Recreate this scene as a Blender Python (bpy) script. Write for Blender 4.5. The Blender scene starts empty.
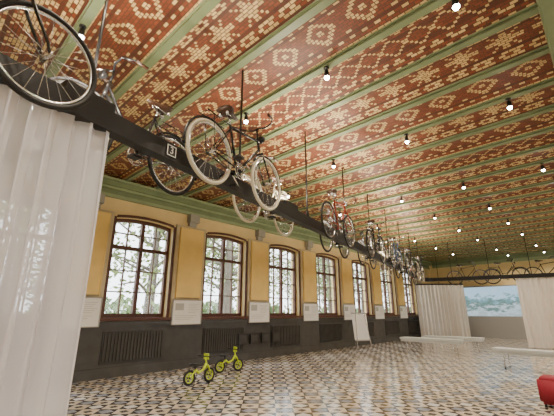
import bpy, math, random
from mathutils import Vector, Matrix
random.seed(4)
C=bpy.context.scene.collection
# ---------------------------------------------------------------- materials
def N(nt,t,**k):
    n=nt.nodes.new(t)
    for a,b in k.items(): setattr(n,a,b)
    return n
def mat(name,col,rough=.5,metal=0,emit=None,es=0,noise=0,nscale=8,spec=.5):
    m=bpy.data.materials.new(name); m.use_nodes=True; nt=m.node_tree
    b=nt.nodes['Principled BSDF']
    b.inputs['Base Color'].default_value=(*col,1); b.inputs['Roughness'].default_value=rough
    b.inputs['Metallic'].default_value=metal
    b.inputs['Specular IOR Level'].default_value=spec
    if emit:
        b.inputs['Emission Color'].default_value=(*emit,1); b.inputs['Emission Strength'].default_value=es
    if noise:
        g=N(nt,'ShaderNodeNewGeometry'); t=N(nt,'ShaderNodeTexNoise'); t.inputs['Scale'].default_value=nscale; t.inputs['Detail'].default_value=5
        nt.links.new(g.outputs['Position'],t.inputs['Vector'])
        r=N(nt,'ShaderNodeMapRange'); r.inputs[1].default_value=.3; r.inputs[2].default_value=.7; r.inputs[3].default_value=1-noise; r.inputs[4].default_value=1+noise
        nt.links.new(t.outputs['Fac'],r.inputs[0])
        h=N(nt,'ShaderNodeHueSaturation'); h.inputs['Color'].default_value=(*col,1)
        nt.links.new(r.outputs[0],h.inputs['Value']); nt.links.new(h.outputs[0],b.inputs['Base Color'])
    return m
def MATH(nt,op,a,b=None):
    n=N(nt,'ShaderNodeMath',operation=op)
    for i,v in enumerate((a,b)):
        if v is None: continue
        if isinstance(v,(int,float)): n.inputs[i].default_value=v
        else: nt.links.new(v,n.inputs[i])
    return n.outputs[0]
def MIX(nt,f,a,b):
    n=N(nt,'ShaderNodeMix',data_type='RGBA')
    def s(i,v):
        if isinstance(v,tuple): n.inputs[i].default_value=(*v,1)
        elif isinstance(v,(int,float)): n.inputs[i].default_value=v
        else: nt.links.new(v,n.inputs[i])
    s(0,f); s(6,a); s(7,b)
    return n.outputs[2]
CELL=.0425
def brickmat(name,col,col2):
    m=mat(name,col,.55); nt=m.node_tree; b=nt.nodes['Principled BSDF']
    tc=N(nt,'ShaderNodeTexCoord'); sp=N(nt,'ShaderNodeSeparateXYZ'); nt.links.new(tc.outputs['Object'],sp.inputs[0])
    rx=MATH(nt,'DIVIDE',sp.outputs[0],CELL); row=MATH(nt,'FLOOR',rx); fx=MATH(nt,'FRACT',rx)
    par=MATH(nt,'MULTIPLY',MATH(nt,'MODULO',MATH(nt,'ADD',row,100),2),.5)
    by=MATH(nt,'ADD',MATH(nt,'DIVIDE',sp.outputs[1],CELL*2),par); fy=MATH(nt,'FRACT',by); bi=MATH(nt,'FLOOR',by)
    ex=MATH(nt,'GREATER_THAN',MATH(nt,'ABSOLUTE',MATH(nt,'SUBTRACT',fx,.5)),.39)
    ey=MATH(nt,'GREATER_THAN',MATH(nt,'ABSOLUTE',MATH(nt,'SUBTRACT',fy,.5)),.44)
    g=MATH(nt,'MAXIMUM',ex,ey)
    cv=N(nt,'ShaderNodeCombineXYZ'); nt.links.new(row,cv.inputs[0]); nt.links.new(bi,cv.inputs[1])
    wn=N(nt,'ShaderNodeTexWhiteNoise'); nt.links.new(cv.outputs[0],wn.inputs['Vector'])
    c=MIX(nt,wn.outputs['Value'],col,col2)
    c=MIX(nt,g,c,(.09,.042,.02))
    nt.links.new(c,b.inputs['Base Color'])
    return m
M={}
M['bcream']=brickmat('glazed_brick_cream',(.80,.57,.25),(.60,.40,.16))
M['bred']=brickmat('glazed_brick_red',(.26,.062,.024),(.155,.037,.016))
M['bdark']=brickmat('glazed_brick_dark',(.13,.032,.016),(.085,.022,.012))
M['green']=mat('sage_green_paint',(.19,.245,.125),.45,noise=.12,nscale=3)
M['greenl']=mat('light_sage_paint',(.29,.36,.20),.45,noise=.1,nscale=3)
M['plaster']=mat('yellow_plaster',(.78,.61,.30),.75,noise=.06,nscale=2)
M['pier']=mat('stone_pier',(.58,.49,.31),.8,noise=.10,nscale=3)
M['panel']=mat('yellow_panel',(.88,.64,.22),.6,noise=.05,nscale=3)
M['dado']=mat('dark_dado_paint',(.075,.073,.069),.22,noise=.15,nscale=4)
M['dado2']=mat('dado_recess_paint',(.035,.034,.032),.4)
M['brown']=mat('brown_window_wood',(.10,.036,.022),.4,noise=.15,nscale=10)
M['white']=mat('white_paint',(.8,.8,.78),.5)
M['muntin']=mat('muntin_paint',(.16,.10,.075),.5)
M['black']=mat('black_steel',(.012,.012,.013),.4,spec=.4)
M['rubber']=mat('black_rubber',(.018,.018,.018),.7)
M['creamtyre']=mat('cream_rubber',(.72,.66,.5),.6)
M['chrome']=mat('chrome',(.75,.75,.75),.25,1)
M['darksteel']=mat('dark_steel',(.25,.25,.25),.35,1)
M['leather']=mat('saddle_leather',(.05,.022,.012),.45)
M['bike_black']=mat('bike_black_enamel',(.012,.012,.014),.25)
M['bike_red']=mat('bike_red_enamel',(.25,.03,.02),.25)
M['bike_blue']=mat('bike_blue_enamel',(.03,.06,.14),.25)
M['bike_cream']=mat('bike_cream_enamel',(.35,.32,.24),.3)
M['lime']=mat('lime_enamel',(.60,.78,.02),.35)
M['benchtop']=mat('bench_laminate',(.55,.58,.58),.4)
M['red']=mat('red_upholstery',(.30,.012,.03),.7,noise=.1,nscale=20)
M['paper']=mat('poster_paper',(.86,.86,.83),.6)
M['ink']=mat('poster_ink',(.45,.46,.44),.7)
M['greyboard']=mat('grey_board',(.36,.35,.33),.7)
M['lamp']=mat('lamp_glow',(1,1,1),.5,emit=(1,.95,.85),es=60)
M['bark']=mat('bark',(.15,.13,.11),.9,noise=.3,nscale=6)
M['leaf']=mat('leaf',(.24,.30,.13),.7,noise=.35,nscale=1.5)
M['hedge']=mat('hedge_leaf',(.17,.23,.11),.8,noise=.35,nscale=1.5)
M['grass']=mat('grass',(.34,.37,.25),.95,noise=.15,nscale=.7)
M['stone']=mat('grey_stone',(.36,.35,.30),.8,noise=.1,nscale=5)
m=bpy.data.materials.new('window_glass'); m.use_nodes=True; nt=m.node_tree; nt.nodes.clear()
o=N(nt,'ShaderNodeOutputMaterial'); t=N(nt,'ShaderNodeBsdfTransparent'); g=N(nt,'ShaderNodeBsdfGlossy'); g.inputs['Roughness'].default_value=.03
x=N(nt,'ShaderNodeMixShader'); x.inputs[0].default_value=.05
nt.links.new(t.outputs[0],x.inputs[1]); nt.links.new(g.outputs[0],x.inputs[2]); nt.links.new(x.outputs[0],o.inputs[0]); M['glass']=m
def curtmat(name,tr,col,tl=.5):
    m=bpy.data.materials.new(name); m.use_nodes=True; nt=m.node_tree; nt.nodes.clear()
    o=N(nt,'ShaderNodeOutputMaterial'); d=N(nt,'ShaderNodeBsdfDiffuse'); l=N(nt,'ShaderNodeBsdfTranslucent'); t=N(nt,'ShaderNodeBsdfTransparent')
    d.inputs[0].default_value=(*col,1); l.inputs[0].default_value=(*col,1)
    a=N(nt,'ShaderNodeMixShader'); a.inputs[0].default_value=tl
    b=N(nt,'ShaderNodeMixShader'); b.inputs[0].default_value=tr
    nt.links.new(d.outputs[0],a.inputs[1]); nt.links.new(l.outputs[0],a.inputs[2])
    nt.links.new(a.outputs[0],b.inputs[1]); nt.links.new(t.outputs[0],b.inputs[2]); nt.links.new(b.outputs[0],o.inputs[0]); return m
M['sheer']=curtmat('sheer_curtain_cloth',.20,(.96,.95,.99),.4)
M['drape']=curtmat('curtain_cloth',.04,(.88,.84,.78),.35)
# floor: square-in-diamond encaustic repeat
m=mat('patterned_floor_tiles',(.5,.5,.5),.16); nt=m.node_tree; b=nt.nodes['Principled BSDF']
g=N(nt,'ShaderNodeNewGeometry'); sp=N(nt,'ShaderNodeSeparateXYZ'); nt.links.new(g.outputs['Position'],sp.inputs[0])
T=.38
xx=MATH(nt,'DIVIDE',MATH(nt,'ADD',sp.outputs[0],60*T),T); yy=MATH(nt,'DIVIDE',MATH(nt,'ADD',sp.outputs[1],60*T),T)
p=MATH(nt,'ABSOLUTE',MATH(nt,'SUBTRACT',MATH(nt,'FRACT',xx),.5)); q=MATH(nt,'ABSOLUTE',MATH(nt,'SUBTRACT',MATH(nt,'FRACT',yy),.5))
i=MATH(nt,'FLOOR',xx); j=MATH(nt,'FLOOR',yy)
par=MATH(nt,'MODULO',MATH(nt,'ADD',i,j),2)
cv=N(nt,'ShaderNodeCombineXYZ'); nt.links.new(MATH(nt,'FLOOR',MATH(nt,'MULTIPLY',xx,2)),cv.inputs[0]); nt.links.new(MATH(nt,'FLOOR',MATH(nt,'MULTIPLY',yy,2)),cv.inputs[1])
wn=N(nt,'ShaderNodeTexWhiteNoise'); nt.links.new(cv.outputs[0],wn.inputs['Vector'])
dia=MATH(nt,'LESS_THAN',MATH(nt,'ADD',p,q),.5)
core=MATH(nt,'LESS_THAN',MATH(nt,'MAXIMUM',p,q),.225)
corner=MATH(nt,'GREATER_THAN',MATH(nt,'MINIMUM',p,q),.36)
light=MIX(nt,wn.outputs['Value'],(.66,.57,.44),(.52,.44,.33))
grey=MIX(nt,wn.outputs['Value'],(.30,.31,.34),(.22,.23,.26))
darkc=(.05,.052,.066)
inner=MIX(nt,core,darkc,MIX(nt,par,(.62,.61,.58),grey))
outer=MIX(nt,corner,light,darkc)
c=MIX(nt,dia,outer,inner)
gr=MATH(nt,'MAXIMUM',MATH(nt,'LESS_THAN',MATH(nt,'ABSOLUTE',MATH(nt,'SUBTRACT',MATH(nt,'ADD',p,q),.5)),.008),MATH(nt,'GREATER_THAN',MATH(nt,'MAXIMUM',p,q),.494))
c=MIX(nt,gr,c,(.2,.18,.16)); nt.links.new(c,b.inputs['Base Color']); M['floor']=m
# projected picture on screen
m=bpy.data.materials.new('projected_picture'); m.use_nodes=True; nt=m.node_tree; nt.nodes.clear()
o=N(nt,'ShaderNodeOutputMaterial'); e=N(nt,'ShaderNodeEmission'); nt.links.new(e.outputs[0],o.inputs[0])
tc=N(nt,'ShaderNodeTexCoord'); sp=N(nt,'ShaderNodeSeparateXYZ'); nt.links.new(tc.outputs['Generated'],sp.inputs[0])
no=N(nt,'ShaderNodeTexNoise'); no.inputs['Scale'].default_value=9; no.inputs['Detail'].default_value=6; nt.links.new(tc.outputs['Generated'],no.inputs['Vector'])
f=MATH(nt,'ADD',MATH(nt,'MULTIPLY',sp.outputs[2],.6),MATH(nt,'MULTIPLY',no.outputs['Fac'],.8))
cr=N(nt,'ShaderNodeValToRGB'); nt.links.new(f,cr.inputs[0])
E=cr.color_ramp.elements; E[0].position=.38; E[0].color=(.5,.6,.62,1); E[1].position=.95; E[1].color=(.55,.8,1,1)
for p_,cc in ((.5,(.65,.78,.85,1)),(.62,(.16,.26,.22,1)),(.75,(.25,.45,.5,1)),(.84,(.6,.85,1,1))):
    q_=E.new(p_); q_.color=cc
nt.links.new(cr.outputs[0],e.inputs[0]); e.inputs[1].default_value=1.1; M['screen']=m
# ---------------------------------------------------------------- mesh builder
class MB:
    def __init__(s): s.v=[];s.f=[];s.m=[];s.s=[];s.mats=[]
    def mi(s,k):
        if k not in s.mats: s.mats.append(k)
        return s.mats.index(k)
    def add(s,vs,fs,k,sm=False):
        o=len(s.v); s.v+= [tuple(p) for p in vs]; mi=s.mi(k)
        for f in fs: s.f.append(tuple(o+i for i in f)); s.m.append(mi); s.s.append(sm)
    def box(s,a,b,k,mtx=None):
        x0,y0,z0=a;x1,y1,z1=b
        vs=[Vector(p) for p in ((x0,y0,z0),(x1,y0,z0),(x1,y1,z0),(x0,y1,z0),(x0,y0,z1),(x1,y0,z1),(x1,y1,z1),(x0,y1,z1))]
        if mtx: vs=[mtx@p for p in vs]
        s.add(vs,[(0,3,2,1),(4,5,6,7),(0,1,5,4),(1,2,6,5),(2,3,7,6),(3,0,4,7)],k)
    def beam(s,p,q,w,h,k):
        p=Vector(p);q=Vector(q);d=(q-p);L=d.length;d.normalize()
        side=Vector((-d.y,d.x,0)); side.normalize()
        up=side.cross(d)*-1
        vs=[]
        for c in (p,q):
            for a,b in ((-1,-1),(1,-1),(1,1),(-1,1)): vs.append(c+side*a*w/2+up*b*h/2)
        s.add(vs,[(0,1,2,3),(7,6,5,4),(0,4,5,1),(1,5,6,2),(2,6,7,3),(3,7,4,0)],k)
    def path(s,pts,r,k,seg=8,closed=False,caps=True):
        pts=[Vector(p) for p in pts]; n=len(pts)
        rs=r if isinstance(r,(list,tuple)) else [r]*n
        tan=[]
        for i in range(n):
            if closed: t=pts[(i+1)%n]-pts[i-1]
            else: t=pts[min(i+1,n-1)]-pts[max(i-1,0)]
            tan.append(t.normalized())
        up=Vector((0,0,1))
        if abs(tan[0].z)>.9: up=Vector((0,1,0))
        nrm=(up-tan[0]*up.dot(tan[0])).normalized(); vs=[]
        if closed:
            c=sum(pts,Vector())/n; ax=(pts[0]-c).cross(pts[n//4]-c).normalized()
        for i in range(n):
            if closed: nrm=ax
            else:
                nrm=nrm-tan[i]*nrm.dot(tan[i])
                nrm.normalize()
            bi=tan[i].cross(nrm)
            for a in range(seg):
                an=2*math.pi*a/seg; vs.append(pts[i]+(nrm*math.cos(an)+bi*math.sin(an))*rs[i])
        fs=[]
        for i in range(n if closed else n-1):
            j=(i+1)%n
            for a in range(seg):
                b=(a+1)%seg; fs.append((i*seg+a,i*seg+b,j*seg+b,j*seg+a))
        if not closed and caps:
            fs.append(tuple(range(seg-1,-1,-1))); fs.append(tuple((n-1)*seg+a for a in range(seg)))
        s.add(vs,fs,k,True)
    def tube(s,p,q,r,k,seg=8,r2=None): s.path([p,q],[r,r2 if r2 is not None else r],k,seg)
    def ring(s,c,R,r,k,n=40,seg=8,a0=None,a1=None):
        c=Vector(c)
        if a0 is None:
            s.path([c+Vector((math.cos(2*math.pi*i/n)*R,0,math.sin(2*math.pi*i/n)*R)) for i in range(n)],r,k,seg,True)
        else:
            s.path([c+Vector((math.cos(a0+(a1-a0)*i/n)*R,0,math.sin(a0+(a1-a0)*i/n)*R)) for i in range(n+1)],r,k,seg)
    def loft(s,secs,k,seg=12): # (x,y,z,hw,hh) along x
        vs=[];n=len(secs)
        for (x,y,z,w,h) in secs:
            for a in range(seg):
                an=2*math.pi*a/seg; vs.append((x,y+math.cos(an)*w,z+math.sin(an)*h))
        fs=[(i*seg+a,i*seg+(a+1)%seg,(i+1)*seg+(a+1)%seg,(i+1)*seg+a) for i in range(n-1) for a in range(seg)]
        fs.append(tuple(range(seg-1,-1,-1))); fs.append(tuple((n-1)*seg+a for a in range(seg)))
        s.add(vs,fs,k,True)
    def mesh(s,name):
        me=bpy.data.meshes.new(name); me.from_pydata(s.v,[],s.f)
        for k in s.mats: me.materials.append(M[k])
        me.polygons.foreach_set('material_index',s.m); me.polygons.foreach_set('use_smooth',s.s); me.update(); return me
    def obj(s,name,loc=(0,0,0),rz=0,parent=None): return inst(s.mesh(name),name,loc,rz,parent)
def inst(me,name,loc=(0,0,0),rz=0,parent=None):
    o=bpy.data.objects.new(name,me); o.location=loc; o.rotation_euler=(0,0,rz); C.objects.link(o)
    if parent: o.parent=parent
    return o
def empty(name,loc=(0,0,0)):
    o=bpy.data.objects.new(name,None); o.location=loc; C.objects.link(o); return o
# ---------------------------------------------------------------- dims
EYE=1.43; WY=8.8; RY=-6.0; X0=-4.0; X1=24.2; H=4.7; TH=.4
WC=[4.15+2.77*n for n in range(-2,7)]; HW=.81; ZS=1.3; ZT=3.74; RISE=.08
b=MB(); b.box((X0-TH,RY-TH,-.2),(X1+TH,WY+TH,0),'floor'); b.obj('floor')
def sidewall(name,yin,yout):
    b=MB(); lo,hi=min(yin,yout),max(yin,yout)
    b.box((X0,lo,0),(X1,hi,ZS),'plaster'); b.box((X0,lo,ZT+RISE),(X1,hi,H+.3),'plaster')
    e=[X0]
    for c in WC: e+=[c-HW,c+HW]
    e.append(X1)
    for a in range(0,len(e),2): b.box((e[a],lo,ZS),(e[a+1],hi,ZT+RISE),'plaster')
    n=12
    for c in WC:   # segmental arch heads
        for q in range(n):
            xa=-HW+2*HW*q/n; xb=xa+2*HW/n
            za=ZT+RISE*(1-(xa/HW)**2); zb=ZT+RISE*(1-(xb/HW)**2)
            vs=[(c+xa,lo,za),(c+xb,lo,zb),(c+xb,lo,ZT+RISE),(c+xa,lo,ZT+RISE),(c+xa,hi,za),(c+xb,hi,zb),(c+xb,hi,ZT+RISE),(c+xa,hi,ZT+RISE)]
            b.add(vs,[(0,1,2,3),(7,6,5,4),(0,4,5,1)],'plaster')
    return b.obj(name)
sidewall('wall_left',WY,WY+TH); sidewall('wall_right',RY,RY-TH)  # right wall is out of view; its window openings are added for daylight
b=MB(); b.box((X1,RY-TH,0),(X1+TH,WY+TH,H+.3),'plaster'); b.obj('wall_far')
b=MB(); b.box((X0-TH,RY-TH,0),(X0,WY+TH,H+.3),'plaster'); b.obj('wall_near')
# windows
b=MB()
def arc(x,ins=0): return ZT+RISE*(1-(x/HW)**2)-ZS-ins
fw=.075
b.box((-HW,-.05,0),(-HW+fw,.05,ZT-ZS+.02),'brown'); b.box((HW-fw,-.05,0),(HW,.05,ZT-ZS+.02),'brown')
b.box((-HW,-.05,0),(HW,.05,fw+.02),'brown')
n=14
for q in range(n):
    xa=-HW+2*HW*q/n; xb=xa+2*HW/n
    vs=[(xa,-.05,arc(xa,.09)),(xb,-.05,arc(xb,.09)),(xb,-.05,arc(xb)),(xa,-.05,arc(xa)),(xa,.05,arc(xa,.09)),(xb,.05,arc(xb,.09)),(xb,.05,arc(xb)),(xa,.05,arc(xa))]
    b.add(vs,[(0,1,2,3),(7,6,5,4),(0,4,5,1),(3,2,6,7)],'brown')
b.box((-.045,-.055,.05),(.045,.055,arc(0)-.05),'brown')
b.box((-HW+.03,-.06,1.68),(HW-.03,.06,1.77),'brown')
for sx in (-1,1):
    cx=sx*(HW-fw+.045)/2
    b.box((cx-.014,-.03,.08),(cx+.014,.03,2.42),'muntin')
    for z in (.62,1.15,2.1): b.box((sx*.40-.36,-.028,z-.014),(sx*.40+.36,.028,z+.014),'muntin')
b.add([(-HW+.05,0,.05),(HW-.05,0,.05),(HW-.05,0,2.44),(-HW+.05,0,2.44)],[(0,1,2,3)],'glass')
wm=b.mesh('window')
k=1
for yy_ in (WY+.2,RY-.2):  # second row, in the unseen right wall, is added to let in daylight
    for c in WC: inst(wm,'window_%d'%k,(c,yy_,ZS)); k+=1
b=MB()
for c in WC:
    for sx in (-1,1):
        xa=c+sx*HW; b.box((min(xa,xa+sx*.07),WY-.025,ZS),(max(xa,xa+sx*.07),WY+.001,ZT+.03),'brown')
    for q in range(n):
        xa=-HW+2*HW*q/n; xb=xa+2*HW/n; za=ZT+RISE*(1-(xa/HW)**2); zb=ZT+RISE*(1-(xb/HW)**2)
        b.add([(c+xa,WY-.025,za),(c+xb,WY-.025,zb),(c+xb,WY-.025,zb+.07),(c+xa,WY-.025,za+.07),(c+xa,WY,za),(c+xb,WY,zb),(c+xb,WY,zb+.07),(c+xa,WY,za+.07)],[(0,1,2,3),(0,4,5,1),(3,2,6,7)],'brown')
    b.box((c-HW-.12,WY-.12,ZS-.07),(c+HW+.12,WY+.15,ZS),'brown')
b.obj('trim_1')
b=MB()
b.box((X0,WY-.05,0),(X1,WY,1.16),'dado'); b.box((X0,WY-.09,1.12),(X1,WY,1.22),'dado'); b.box((X0,WY-.12,0),(X1,WY-.05,.22),'dado')
for c in WC:
    b.box((c-.78,WY-.075,.3),(c+.78,WY-.05,1.0),'dado2')
    for q in range(19):
        x=c-.72+.08*q; b.box((x-.018,WY-.10,.34),(x+.018,WY-.075,.96),'dado')
b.obj('baseboard_left')
b=MB(); b.box((X1-.05,RY,0),(X1,WY-.12,1.2),'dado'); b.obj('baseboard_far')
b=MB(); b.box((X0,RY,0),(X1-.05,RY+.05,1.2),'dado'); b.obj('baseboard_right')
def cornice(name,y,s):
    b=MB()
    for (d,z0,z1,kk) in ((.10,4.22,4.30,'greenl'),(.06,4.30,4.42,'green'),(.16,4.42,4.48,'greenl'),(.22,4.48,4.60,'green'),(.30,4.60,4.66,'greenl')):
        b.box((X0,min(y,y-s*d),z0),(X1,max(y,y-s*d),z1),kk)
    for c in WC:
        x=c+1.385
        b.box((x-.16,min(y,y-s*.2),3.98),(x+.16,max(y,y-s*.2),4.22),'stone'); b.box((x-.12,min(y,y-s*.12),3.86),(x+.12,max(y,y-s*.12),3.98),'stone')
    b.obj(name)
cornice('trim_2',WY,1); cornice('trim_3',RY,-1)
b=MB(); b.box((X1-.16,RY+.3,4.42),(X1,WY-.3,4.66),'green'); b.box((X1-.08,RY+.3,4.25),(X1,WY-.3,4.42),'greenl'); b.obj('trim_4')
b=MB()
for c in WC:
    x=c+1.385
    b.box((x-.50,WY-.06,1.22),(x+.50,WY,3.86),'pier')
b.obj('trim_5')
pb=MB()
pb.box((-.38,-.05,0),(.38,0,1.95),'panel')
for s_ in (-1,1): pb.box((s_*.38-.012,-.06,-.01),(s_*.38+.012,.0,1.96),'panel')
pb.box((-.39,-.06,1.94),(.39,0,1.97),'panel')
pm=pb.mesh('wall_panel')
qb=MB()
qb.box((-.46,-.03,0),(.46,0,.62),'paper')
for s_ in (-1,1): qb.box((s_*.46-.012,-.04,-.015),(s_*.46+.012,0,.635),'greyboard')
qb.box((-.46,-.04,-.02),(.46,0,0),'greyboard'); qb.box((-.46,-.04,.62),(.46,0,.64),'greyboard')
qb.box((-.38,-.034,.36),(-.12,-.03,.54),'ink')
for q in range(6): qb.box((.03,-.033,.52-.045*q),(.38-.05*(q%3),-.03,.528-.045*q),'ink')
for q in range(3): qb.box((-.38,-.033,.22-.05*q),(.3-.1*q,-.03,.228-.05*q),'ink')
qm=qb.mesh('exhibit_board')
for c in WC[:-1]:
    x=c+1.385
    inst(pm,'wall_panel',(x,WY-.06,1.82)); inst(qm,'exhibit_board',(x,WY-.09,1.12))
fb=MB(); fb.box((-.19,-.03,-.16),(.19,0,.16),'black'); fb.box((-.16,-.034,-.13),(.16,-.03,.13),'dado'); fb.box((-.11,-.038,-.08),(.11,-.034,.08),'dado2')
fm=fb.mesh('framed_plate')
for q in range(4): inst(fm,'framed_plate',(7.6+.5*q,WY-.10,.62))
# ---------------------------------------------------------------- ceiling
ceil=empty('ceiling')
b=MB(); b.box((X0-TH,RY-TH,H+.16),(X1+TH,WY+TH,H+.3),'plaster'); b.obj('slab',parent=ceil)
SP=.853; NW=18; WW=NW*CELL
def pat(var,i,j):
    mm=abs(i-8.5); bk=(j+(i%2))//2
    if var==0:
        if mm>8: return 'bcream'
        if mm>7: return 'bred'
        if mm>6: return 'bcream' if bk%2 else 'bred'
        if mm>5: return 'bdark'
        d=abs((j%14)-6.5)
        return 'bcream' if (abs(d+mm-4.8)<1.0 or d+mm<1.6 or d+mm>10.2) else 'bred'
    if var==1:
        if mm>8: return 'bdark'
        if mm>7: return 'bcream' if bk%4 else 'bred'
        if mm>6: return 'bred' if bk%2 else 'bcream'
        if mm>5: return 'bcream' if bk%4 else 'bred'
        if mm>4: return 'bdark'
        d=abs((j%12)-5.5)
        return 'bcream' if ((mm<1 and d<4.6) or (d<1.2 and mm<4) or (abs(d-mm)<.6 and mm>1.2)) else 'bred'
    if var==2:
        if mm>8: return 'bcream' if bk%2 else 'bdark'
        if mm>7: return 'bred'
        if mm>6: return 'bcream' if bk%3 else 'bdark'
        if mm>5: return 'bred' if bk%2 else 'bcream'
        if mm>4: return 'bred'
        d=abs((j%8)-3.5)
        return 'bcream' if abs(d-mm)<.6 or d+mm<1.2 or d+mm>6.5 else ('bdark' if mm>2 else 'bred')
NJ=int((WY-RY)/CELL)
pms=[]
for var in range(3):
    b=MB()
    for kk in ('bcream','bred','bdark'): b.mi(kk)
    vs=[]
    for jj in range(NJ+2):
        for ii in range(NW+1):
            t_=ii/NW; vs.append((ii*CELL,min(jj*CELL,WY-RY),.08*(1-(2*t_-1)**2)))
    b.v=vs
    for jj in range(NJ+1):
        for ii in range(NW):
            a=jj*(NW+1)+ii; b.f.append((a,a+NW+1,a+NW+2,a+1)); b.m.append(b.mi(pat(var,ii,jj))); b.s.append(False)
    pms.append(b.mesh('brick_vault_%d'%var))
gb=MB()
L=WY-RY
gb.box((-.05,0,-.055),(.05,L,-.035),'green'); gb.box((-.022,0,-.035),(.022,L,0),'green'); gb.box((-.062,0,-.012),(.062,L,.03),'greenl')
gm=gb.mesh('ceiling_beam')
kx=[1.65+SP*q for q in range(-6,27)]
for q,x in enumerate(kx):
    inst(gm,'ceiling_beam',(x,RY,H))
    if x+SP<X1+.3: inst(pms[[0,1,0,2,1][q%5]],'brick_vault',(x+(SP-WW)/2,RY,H),parent=ceil)
b=MB()
for y in (-.15,):
    b.box((X0,y-.11,H-.22),(X1,y+.11,H-.19),'green'); b.box((X0,y-.03,H-.2),(X1,y+.03,H-.06),'green'); b.box((X0,y-.13,H-.085),(X1,y+.13,H-.06),'greenl')
b.obj('ceiling_girder')
# ---------------------------------------------------------------- hanging rail
S0=Vector((.89,2.77,0)); A13=math.atan2(.225,.974); DS=Vector((.974,.225,0)); DN=Vector((-.225,.974,0)); TZ=2.93
def SPt(s,off=0,z=0): return S0+DS*s+DN*off+Vector((0,0,z))
b=MB()
c1=SPt(-4.2,0,TZ); c2=SPt(17.0,0,TZ)
c3=Vector((18.9,.6,TZ)); c4=Vector((18.2,-3.4,TZ)); c5=Vector((-2.6,-3.6,TZ))
pts=[c1,c2,c3,c4,c5]
rp=[]
for q in range(5):
    p=pts[q]; a=pts[q-1]; d=pts[(q+1)%5]; r=.7
    pa=p+(a-p).normalized()*r; pd=p+(d-p).normalized()*r
    for t_ in (0,.25,.5,.75,1): rp.append(pa.lerp(p,t_).lerp(p.lerp(pd,t_),t_))
for q in range(len(rp)): b.beam(rp[q],rp[(q+1)%len(rp)],.12,.17,'black')
NEAR=[-1.22,1.44,4.6,7.2,9.5,11.7,14.0]; FAR=[.45,2.95,5.9,8.4,10.6,12.9,15.3]
for s_ in NEAR: b.beam(SPt(s_-.06,0,TZ),SPt(s_-.06,-.27,TZ+.01),.04,.04,'black')
for s_ in FAR: b.beam(SPt(s_+.06,0,TZ),SPt(s_+.06,.27,TZ+.01),.04,.04,'black')
for s_ in [-2.2,-.2,1.8,3.8,5.8,7.8,9.8,11.8,13.8,15.8]:
    p=SPt(s_); b.tube((p.x,p.y,TZ),(p.x,p.y,H),.014,'black',6); b.tube((p.x,p.y,TZ+.08),(p.x,p.y,TZ+.2),.03,'black',8)
for t_ in (.2,.45,.7,.9):
    p=c2.lerp(c3,t_); b.tube((p.x,p.y,TZ),(p.x,p.y,H),.014,'black',6)
for t_ in (.05,.2,.35,.5,.65,.8,.95):
    p=c4.lerp(c5,t_); b.tube((p.x,p.y,TZ),(p.x,p.y,H),.014,'black',6)
d_=(c3-c2).normalized(); ang=math.atan2(d_.y,d_.x); nn=Vector((-d_.y,d_.x,0))
FT=(.30,.55,.80)
for t_ in FT:
    p=c2.lerp(c3,t_)-d_*.06; b.beam(p,p+nn*.27,.04,.04,'black')
b.obj('hanging_rail')
sg=empty('number_sign',SPt(.62,-.062,TZ)); sg.rotation_euler=(0,0,A13)
b=MB(); b.box((-.06,-.006,-.06),(.06,0,.06),'black')
for a_,b_ in (((-.055,-.008,-.055),(.055,-.006,-.047)),((-.055,-.008,.047),(.055,-.006,.055)),((-.055,-.008,-.055),(-.047,-.006,.055)),((.047,-.008,-.055),(.055,-.006,.055))): b.box(a_,b_,'white')
b.obj('plate',parent=sg)
cu=bpy.data.curves.new('numeral','FONT'); cu.body='3'; cu.size=.10; cu.align_x='CENTER'; cu.align_y='CENTER'; cu.extrude=.001
to=bpy.data.objects.new('numeral',cu); cu.materials.append(M['white']); C.objects.link(to); to.parent=sg; to.location=(0,-.009,0); to.rotation_euler=(math.pi/2,0,0)
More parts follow.
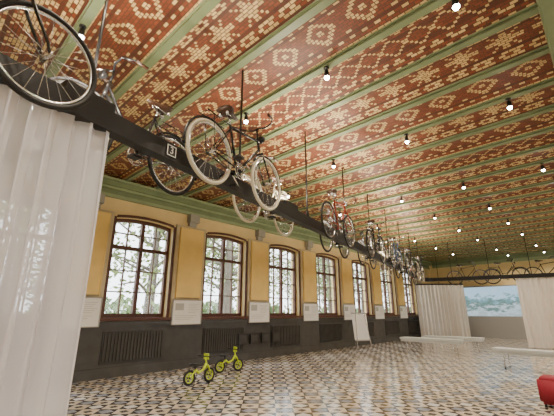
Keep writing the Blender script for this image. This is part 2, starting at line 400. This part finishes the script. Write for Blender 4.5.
# ---------------------------------------------------------------- bicycles
def bikemesh(name,frame,tyre,step,drop,guard,rack=False,bar='chrome',rim='chrome'):
    b=MB(); R=.345; rh=Vector((-.52,0,R)); fh=Vector((.56,0,R)); bb=Vector((-.07,0,.28)); st=Vector((-.22,0,.80)); ht=Vector((.335,0,.88)); hb=Vector((.375,0,.72))
    for c in (rh,fh):
        b.ring(c,R-.019,.019,tyre,44,8); b.ring(c,R-.045,.011,rim,44,6)
        b.tube(c+Vector((0,-.05,0)),c+Vector((0,.05,0)),.018,'chrome',8); b.tube(c+Vector((0,-.075,0)),c+Vector((0,.075,0)),.007,'chrome',6)
        for q in range(24):
            a=2*math.pi*q/24; sd=.035 if q%2 else -.035
            b.path([c+Vector((math.cos(a+.25)*.015,sd,math.sin(a+.25)*.015)),c+Vector((math.cos(a)*(R-.05),0,math.sin(a)*(R-.05)))],.0022,'chrome',3)
        if guard:
            b.ring(c,R+.018,.014,guard,18,6,*( (math.radians(20),math.radians(190)) if c is rh else (math.radians(-5),math.radians(145))))
    b.tube(bb,st,.015,frame); b.tube(ht,hb,.019,frame)
    b.tube(hb+Vector((-.01,0,.02)),bb,.017,frame)
    if step:
        b.path([ht+Vector((.01,0,-.05)),Vector((.2,0,.62)),Vector((.05,0,.46)),Vector((-.14,0,.46))],.014,frame)
    else: b.tube(ht+Vector((.01,0,-.03)),st+Vector((0,0,-.03)),.015,frame)
    for sd in (-1,1):
        y=Vector((0,sd*.05,0))
        b.path([bb+y*.5,bb.lerp(rh,.3)+y,rh+y],.009,frame,6); b.path([st+y*.3+Vector((.01,0,-.05)),rh+y],.008,frame,6)
        b.path([hb+y*.8+Vector((.01,0,-.03)),hb+y+Vector((.06,0,-.14)),fh+y+Vector((-.03,0,.08)),fh+y],[.012,.012,.009,.008],frame,6)
    b.tube(hb+Vector((.012,-.05,-.03)),hb+Vector((.012,.05,-.03)),.014,frame)
    b.tube(st,st+Vector((-.03,0,.10)),.012,'chrome')
    sx=st.x-.03; sz=st.z+.13
    b.loft([(sx-.135,0,sz+.01,.05,.02),(sx-.11,0,sz+.012,.10,.035),(sx-.05,0,sz+.005,.105,.035),(sx+.02,0,sz,.055,.028),(sx+.10,0,sz,.03,.022),(sx+.15,0,sz-.003,.02,.016)],'leather')
    for sd in (-1,1): b.tube((sx-.09,sd*.05,sz-.07),(sx-.09,sd*.05,sz-.01),.016,'chrome',8); b.tube((sx-.09,sd*.05,sz-.065),(sx+.08,sd*.015,sz-.02),.005,'chrome',5)
    hz=ht+Vector((-.02,0,.13)); b.tube(ht,hz,.012,bar)
    if drop:
        b.tube(hz,hz+Vector((.07,0,0)),.012,bar)
        for sd in (-1,1):
            o_=hz+Vector((.07,0,0)); b.path([o_,o_+Vector((0,sd*.17,0)),o_+Vector((.05,sd*.2,0)),o_+Vector((.10,sd*.2,-.05)),o_+Vector((.06,sd*.2,-.13)),o_+Vector((-.05,sd*.2,-.13))],.012,'leather',7)
    else:
        for sd in (-1,1):
            b.path([hz,hz+Vector((.05,sd*.08,.02)),hz+Vector((.05,sd*.18,.05)),hz+Vector((-.04,sd*.25,.05)),hz+Vector((-.11,sd*.27,.04))],.011,bar,7)
            b.tube(hz+Vector((-.05,sd*.253,.05)),hz+Vector((-.17,sd*.275,.035)),.016,'leather',8)
            b.path([hz+Vector((.04,sd*.2,.035)),hz+Vector((.03,sd*.24,.015)),hz+Vector((-.07,sd*.25,.015))],.004,bar,5)
    b.loft([(ht.x+.03,0,ht.z+.03,.012,.012),(ht.x+.07,0,ht.z+.03,.045,.045),(ht.x+.10,0,ht.z+.03,.05,.05),(ht.x+.105,0,ht.z+.03,.046,.046)],bar)
    for (R2,r2) in ((.09,.006),(.06,.004)): b.ring(bb+Vector((0,-.05,0)),R2,r2,'chrome',26,5)
    for q in range(5):
        a=2*math.pi*q/5; b.tube(bb+Vector((0,-.05,0)),bb+Vector((math.cos(a)*.09,-.05,math.sin(a)*.09)),.005,'chrome',5)
    b.tube(bb+Vector((0,-.07,0)),bb+Vector((0,.07,0)),.02,frame,10)
    b.ring(rh+Vector((0,-.05,0)),.035,.006,'chrome',16,5)
    for sz_ in (-1,1): b.tube(bb+Vector((0,-.05,sz_*.09)),rh+Vector((0,-.05,sz_*.035)),.005,'rubber',5)
    for sd in (-1,1):
        e_=bb+Vector((sd*.13,sd*.075,-sd*.10)); b.tube(bb+Vector((0,sd*.07,0)),e_,.009,'chrome',6)
        b.box(e_+Vector((-.045,min(0,sd*.09),-.012)),e_+Vector((.045,max(0,sd*.09),.012)),'rubber')
    if step or rack:
        zz=.345*2+.06
        for sd in (-1,1): b.tube((-.66,sd*.06,zz),(-.26,sd*.05,zz),.006,frame,5); b.tube((-.56,sd*.06,zz),(-.52,sd*.06,R),.005,frame,5)
        for q in range(5): b.tube((-.64+.08*q,-.06,zz),(-.64+.08*q,.06,zz),.004,frame,5)
    return b.mesh(name)
BM=[bikemesh('bicycle_a','bike_black','creamtyre',False,False,'bike_black',True,'bike_black'),
    bikemesh('bicycle_b','bike_black','rubber',True,False,'bike_black',bar='bike_black'),
    bikemesh('bicycle_c','bike_red','rubber',False,True,None),
    bikemesh('bicycle_d','bike_cream','creamtyre',True,False,'bike_cream',bar='darksteel'),
    bikemesh('bicycle_e','bike_black','rubber',False,False,None,bar='darksteel'),
    bikemesh('bicycle_f','bike_blue','rubber',False,False,'chrome')]
BZ=TZ-.28
def putbike(mi,s,off,flip=False):
    p=SPt(s,off,BZ); inst(BM[mi],'bicycle',p,A13+(math.pi if flip else 0))
for s_,mi in zip(NEAR,(4,0,2,1,5,1,0)): putbike(mi,s_,-.29)
for s_,mi in zip(FAR,(1,3,4,1,3,4,2)): putbike(mi,s_,.29,True)
for t_,mi in zip(FT,(4,1,4)):
    p=c2.lerp(c3,t_)+nn*.29; inst(BM[mi],'bicycle',(p.x,p.y,BZ),ang)
# ---------------------------------------------------------------- curtains
def curtain(name,p,q,zt,zb,folds,amp,mt,rail=False):
    p=Vector((p[0],p[1],0)); q=Vector((q[0],q[1],0)); d=q-p; L_=d.length; d.normalize(); nr=Vector((-d.y,d.x,0))
    nx=folds*14; nz=14; vs=[]; rnd=[random.uniform(-.5,.5) for _ in range(folds+2)]; am=[random.uniform(.6,1.2) for _ in range(folds+2)]
    for jz in range(nz+1):
        tz=jz/nz; z=zt+(zb-zt)*tz
        for ix in range(nx+1):
            u=ix/nx*folds; fi=int(u); fr=u-fi
            A=am[fi]*(1-fr)+am[fi+1]*fr; ph=(rnd[fi]*(1-fr)+rnd[fi+1]*fr)*(.4+tz)
            o_=amp*A*(.55+.45*min(1,tz*3))*math.sin(2*math.pi*u+ph*1.6)+amp*.25*math.sin(4.7*u+tz*3)
            pt=p+d*(L_*ix/nx+amp*.35*math.sin(4*math.pi*u+ph))+nr*o_; vs.append((pt.x,pt.y,z))
    b=MB(); b.add(vs,[(jz*(nx+1)+ix,jz*(nx+1)+ix+1,(jz+1)*(nx+1)+ix+1,(jz+1)*(nx+1)+ix) for jz in range(nz) for ix in range(nx)],mt,True)
    if rail:
        b.beam((p.x,p.y,zt+.04),(q.x,q.y,zt+.04),.05,.08,'black')
        for t_ in (.05,.5,.95):
            r_=p.lerp(q,t_); b.tube((r_.x,r_.y,zt),(r_.x,r_.y,H),.012,'black',6)
    return b.obj(name)
a_=SPt(-3.4,.0); e_=SPt(.0,.0)
curtain('sheer_curtain',a_,e_,TZ-.09,.02,25,.075,'sheer')
curtain('stage_curtain',(20.0,8.1),(21.7,6.1),2.9,.03,13,.10,'drape',True)
p=c2.lerp(c3,.60); q=c2.lerp(c3,.985)
curtain('stage_curtain',p,q,TZ-.09,.03,12,.10,'drape')
# screen on far wall
sc=empty('projection_screen',(X1,5.0,0))
b=MB(); b.box((-.12,-1.75,1.12),(-.05,1.95,2.95),'greyboard'); b.box((-.30,-2.0,0),(-.05,2.2,1.12),'greyboard'); b.obj('frame',parent=sc)
b=MB(); b.add([(-.125,-1.65,1.2),(-.125,1.85,1.2),(-.125,1.85,2.88),(-.125,-1.65,2.88)],[(0,1,2,3)],'screen'); b.obj('picture',parent=sc)
# ---------------------------------------------------------------- floor things
def balance():
    b=MB(); R=.15; rh=Vector((-.26,0,R)); fh=Vector((.27,0,R))
    for c in (rh,fh):
        b.ring(c,R-.025,.025,'rubber',30,8); b.ring(c,R-.055,.012,'lime',26,6); b.tube(c+Vector((0,-.04,0)),c+Vector((0,.04,0)),.02,'black')
        for q in range(5):
            a=2*math.pi*q/5; b.tube(c,c+Vector((math.cos(a)*.09,0,math.sin(a)*.09)),.010,'lime',6)
    for sd in (-1,1):
        b.path([(-.10,sd*.02,.27),(-.2,sd*.045,.23),(-.26,sd*.045,R)],.014,'lime'); b.path([(.19,sd*.03,.36),(.22,sd*.045,.28),(.27,sd*.045,R)],.013,'lime')
    b.path([(.17,0,.38),(.10,0,.27),(-.02,0,.22),(-.12,0,.29)],.026,'lime',10)
    b.tube((.20,0,.30),(.14,0,.50),.018,'lime'); b.path([(.10,-.19,.53),(.15,-.09,.52),(.15,.09,.52),(.10,.19,.53)],.011,'black')
    for sd in (-1,1): b.tube((.14,sd*.12,.523),(.10,sd*.20,.53),.018,'rubber')
    b.box((.15,-.07,.46),(.18,.07,.58),'lime')
    b.tube((-.11,0,.28),(-.14,0,.37),.014,'black'); b.loft([(-.26,0,.395,.03,.015),(-.22,0,.40,.075,.028),(-.14,0,.39,.065,.025),(-.04,0,.39,.03,.02),(.0,0,.388,.018,.012)],'black')
    b.tube((-.05,0,.24),(-.05,.10,.0),.008,'black',6)
    return b.mesh('balance_bike')
bm=balance()
inst(bm,'balance_bike',(4.62,6.62,0),math.radians(5)); inst(bm,'balance_bike',(6.0,7.35,0),math.radians(-8))
b=MB()
for sx in (-1,1): b.tube((sx*.34,-.25,.0),(sx*.2,0,1.42),.014,'chrome')
b.tube((0,.45,0),(0,.02,1.38),.014,'chrome')
mt=Matrix.Rotation(math.radians(-8),4,'X')
b.box((-.34,-.155,.36),(.34,-.13,1.36),'white',mt); b.box((-.35,-.165,1.36),(.35,-.12,1.40),'greyboard',mt); b.box((-.32,-.2,.32),(.32,-.13,.36),'greyboard',mt)
b.obj('flip_chart',(13.0,7.7,0),math.radians(-25))
def bench(L):
    b=MB(); b.box((-.21,-L/2,.43),(.21,L/2,.50),'benchtop'); b.box((-.19,-L/2+.03,.36),(.19,L/2-.03,.43),'benchtop')
    for y in (-L/2+.25,L/2-.25):
        for sx in (-1,1): b.tube((sx*.17,y,.0),(sx*.15,y,.37),.016,'chrome')
        b.tube((-.17,y,.03),(.17,y,.03),.012,'chrome')
    return b.mesh('bench')
be=bench(2.2)
inst(be,'bench',(13.9,5.3,0),0); inst(be,'bench',(15.4,5.0,0),math.radians(4)); inst(be,'bench',(11.4,1.6,0),math.radians(-8))
import bmesh
bmm=bmesh.new(); bmesh.ops.create_cube(bmm,size=1)
for v in bmm.verts: v.co.x*=.5; v.co.y*=.5; v.co.z=v.co.z*.38+.24
bmesh.ops.bevel(bmm,geom=bmm.edges[:],offset=.04,segments=4,affect='EDGES')
me=bpy.data.meshes.new('cushion'); bmm.to_mesh(me); me.materials.append(M['red'])
for pz in me.polygons: pz.use_smooth=True
pf=empty('upholstered_pouf',(7.5,.93,0)); inst(me,'cushion',parent=pf)
b=MB()
for sx in (-1,1):
    for sy in (-1,1): b.tube((sx*.19,sy*.19,0),(sx*.19,sy*.19,.06),.02,'black')
b.obj('feet',parent=pf)
# ---------------------------------------------------------------- lamps
sb=MB()
sb.tube((0,0,.09),(0,0,.15),.008,'black',8); sb.tube((0,0,.14),(0,0,.15),.04,'black',12); sb.tube((0,0,0),(0,0,.10),.036,'black',16,.03)
sb.path([(0,0,.002),(0,0,-.016),(0,0,-.034),(0,0,-.042)],[.035,.034,.024,.006],'lamp',16)
lm=sb.mesh('ceiling_spotlight')
sl=bpy.data.lights.new('spot_bulb','SPOT'); sl.energy=140; sl.spot_size=math.radians(140); sl.spot_blend=.8; sl.color=(1,.85,.65); sl.shadow_soft_size=.03
lampxy=[(3.33+2.8*k,y) for k in range(-2,8) for y in (.6,2.25,3.9)]+[(.9+2.8*k,6.0) for k in range(0,8)]+[(3.3+2.8*k,-3.0) for k in range(-2,8)]  # last row, on the unseen side, is added for its light
for (x,y) in lampxy:
    if x>X1-.3: continue
    x=min(kx,key=lambda t_:abs(t_-x))
    o=inst(lm,'ceiling_spotlight',(x,y,H-.055-.15))
    lo=bpy.data.objects.new('bulb',sl); lo.location=(0,0,-.08); C.objects.link(lo); lo.parent=o
ub=MB(); ub.box((-.2,-.05,-.045),(.2,.05,.03),'black'); ub.box((-.19,-.04,.03),(.19,.04,.033),'white')  # housing of the uplights added on the rail to brighten the ceiling
um=ub.mesh('added_uplight')
ul=bpy.data.lights.new('added_uplight_fill','AREA'); ul.shape='RECTANGLE'; ul.size=.4; ul.size_y=.1; ul.energy=78; ul.color=(1,.86,.66)  # added fill light aimed up at the vaults
ups=[(SPt(s_),A13) for s_ in (-2.8,-.2,2.8+.35,5.25,7.8,10.05,12.3,14.6)]
ups+=[(c4.lerp(c5,t_),math.pi) for t_ in (.1,.25,.4,.55,.7,.85)]
for p,a in ups:
    o=inst(um,'added_uplight',(p.x,p.y,TZ+.135),a)
    lo=bpy.data.objects.new('tube',ul); lo.location=(0,0,.05); lo.rotation_euler=(math.pi,0,0); C.objects.link(lo); lo.parent=o
# ---------------------------------------------------------------- outside
b=MB(); b.box((-60,WY+TH+.02,-1.2),(90,80,-1.0),'grass'); b.box((-60,-60,-1.2),(90,RY-TH-.02,-1.0),'grass'); b.obj('ground')
def tree(seed):
    rn=random.Random(seed); b=MB()
    b.path([(0,0,0),(.1,0,2),(0,.15,4.5),(.2,.1,7.5)],[.28,.22,.16,.06],'bark',8)
    for q in range(16):
        a=rn.uniform(0,6.28); z=rn.uniform(2.4,6.5); l=rn.uniform(1.6,3.4)
        e=Vector((math.cos(a)*l,math.sin(a)*l,z+rn.uniform(.2,1.6)))
        b.path([(0.05,.05,z),(e.x*.5,e.y*.5,z+.5),e],[.09,.05,.02],'bark',5)
        for w in range(75):
            c=Vector((.3*e.x,.3*e.y,z+.3)).lerp(e,rn.uniform(0,1.1))+Vector((rn.gauss(0,.5),rn.gauss(0,.5),rn.gauss(0,.45)))
            u=Vector((rn.gauss(0,1),rn.gauss(0,1),rn.gauss(0,1))).normalized(); v=u.orthogonal().normalized(); s1=rn.uniform(.08,.17)
            b.add([c-u*s1,c-v*s1*.5,c+u*s1,c+v*s1*.5],[(0,1,2,3)],'leaf')
    return b.mesh('tree')
tm=[tree(1),tree(2),tree(3)]
rn=random.Random(8)
for q in range(15):
    o=inst(tm[q%3],'tree',(-4+q*3.6+rn.uniform(-1,1),16+rn.uniform(0,9),-1.0),rn.uniform(0,6)); k_=rn.uniform(.9,1.3); o.scale=(k_,k_,k_)
for q in range(6):
    o=inst(tm[q%3],'tree',(-2+q*6,-16+rn.uniform(-4,3),-1.0),rn.uniform(0,6))
b=MB(); rn=random.Random(5)
for q in range(5200):
    x=rn.uniform(-10,90); y=36+rn.gauss(0,.7); z=-1+rn.uniform(0,1)**.8*(3.4+.8*math.sin(x*.6)+.5*math.sin(x*1.7))
    c=Vector((x,y,z)); u=Vector((rn.gauss(0,1),rn.gauss(0,.5),rn.gauss(0,1))).normalized(); v=u.cross(Vector((0,1,0))).normalized(); s1=rn.uniform(.2,.5)
    b.add([c-u*s1,c-v*s1*.6,c+u*s1,c+v*s1*.6],[(0,1,2,3)],'hedge')
b.obj('hedge')
w=bpy.data.worlds.new('World'); bpy.context.scene.world=w; w.use_nodes=True; nt=w.node_tree
bg=nt.nodes['Background']; bg.inputs[0].default_value=(.90,.95,1,1); bg.inputs[1].default_value=6.0
su=bpy.data.lights.new('sun','SUN'); su.energy=4.0; su.angle=math.radians(8); so=bpy.data.objects.new('sun',su); so.rotation_euler=(math.radians(35),0,math.radians(200)); C.objects.link(so)
# camera
cd=bpy.data.cameras.new('camera'); cam=bpy.data.objects.new('camera',cd); C.objects.link(cam)
cd.sensor_width=36; cd.lens=345/554*36; cd.clip_end=300
az=math.radians(43.5); th=math.radians(16.8)
F=Vector((math.cos(az),math.sin(az),0)); Rr=Vector((math.sin(az),-math.cos(az),0)); Z=Vector((0,0,1))
fw_=F*math.cos(th)+Z*math.sin(th); up=-F*math.sin(th)+Z*math.cos(th)
mtx=Matrix((Rr,up,-fw_)).transposed().to_4x4(); mtx.translation=Vector((0,0,EYE)); cam.matrix_world=mtx
bpy.context.scene.camera=cam
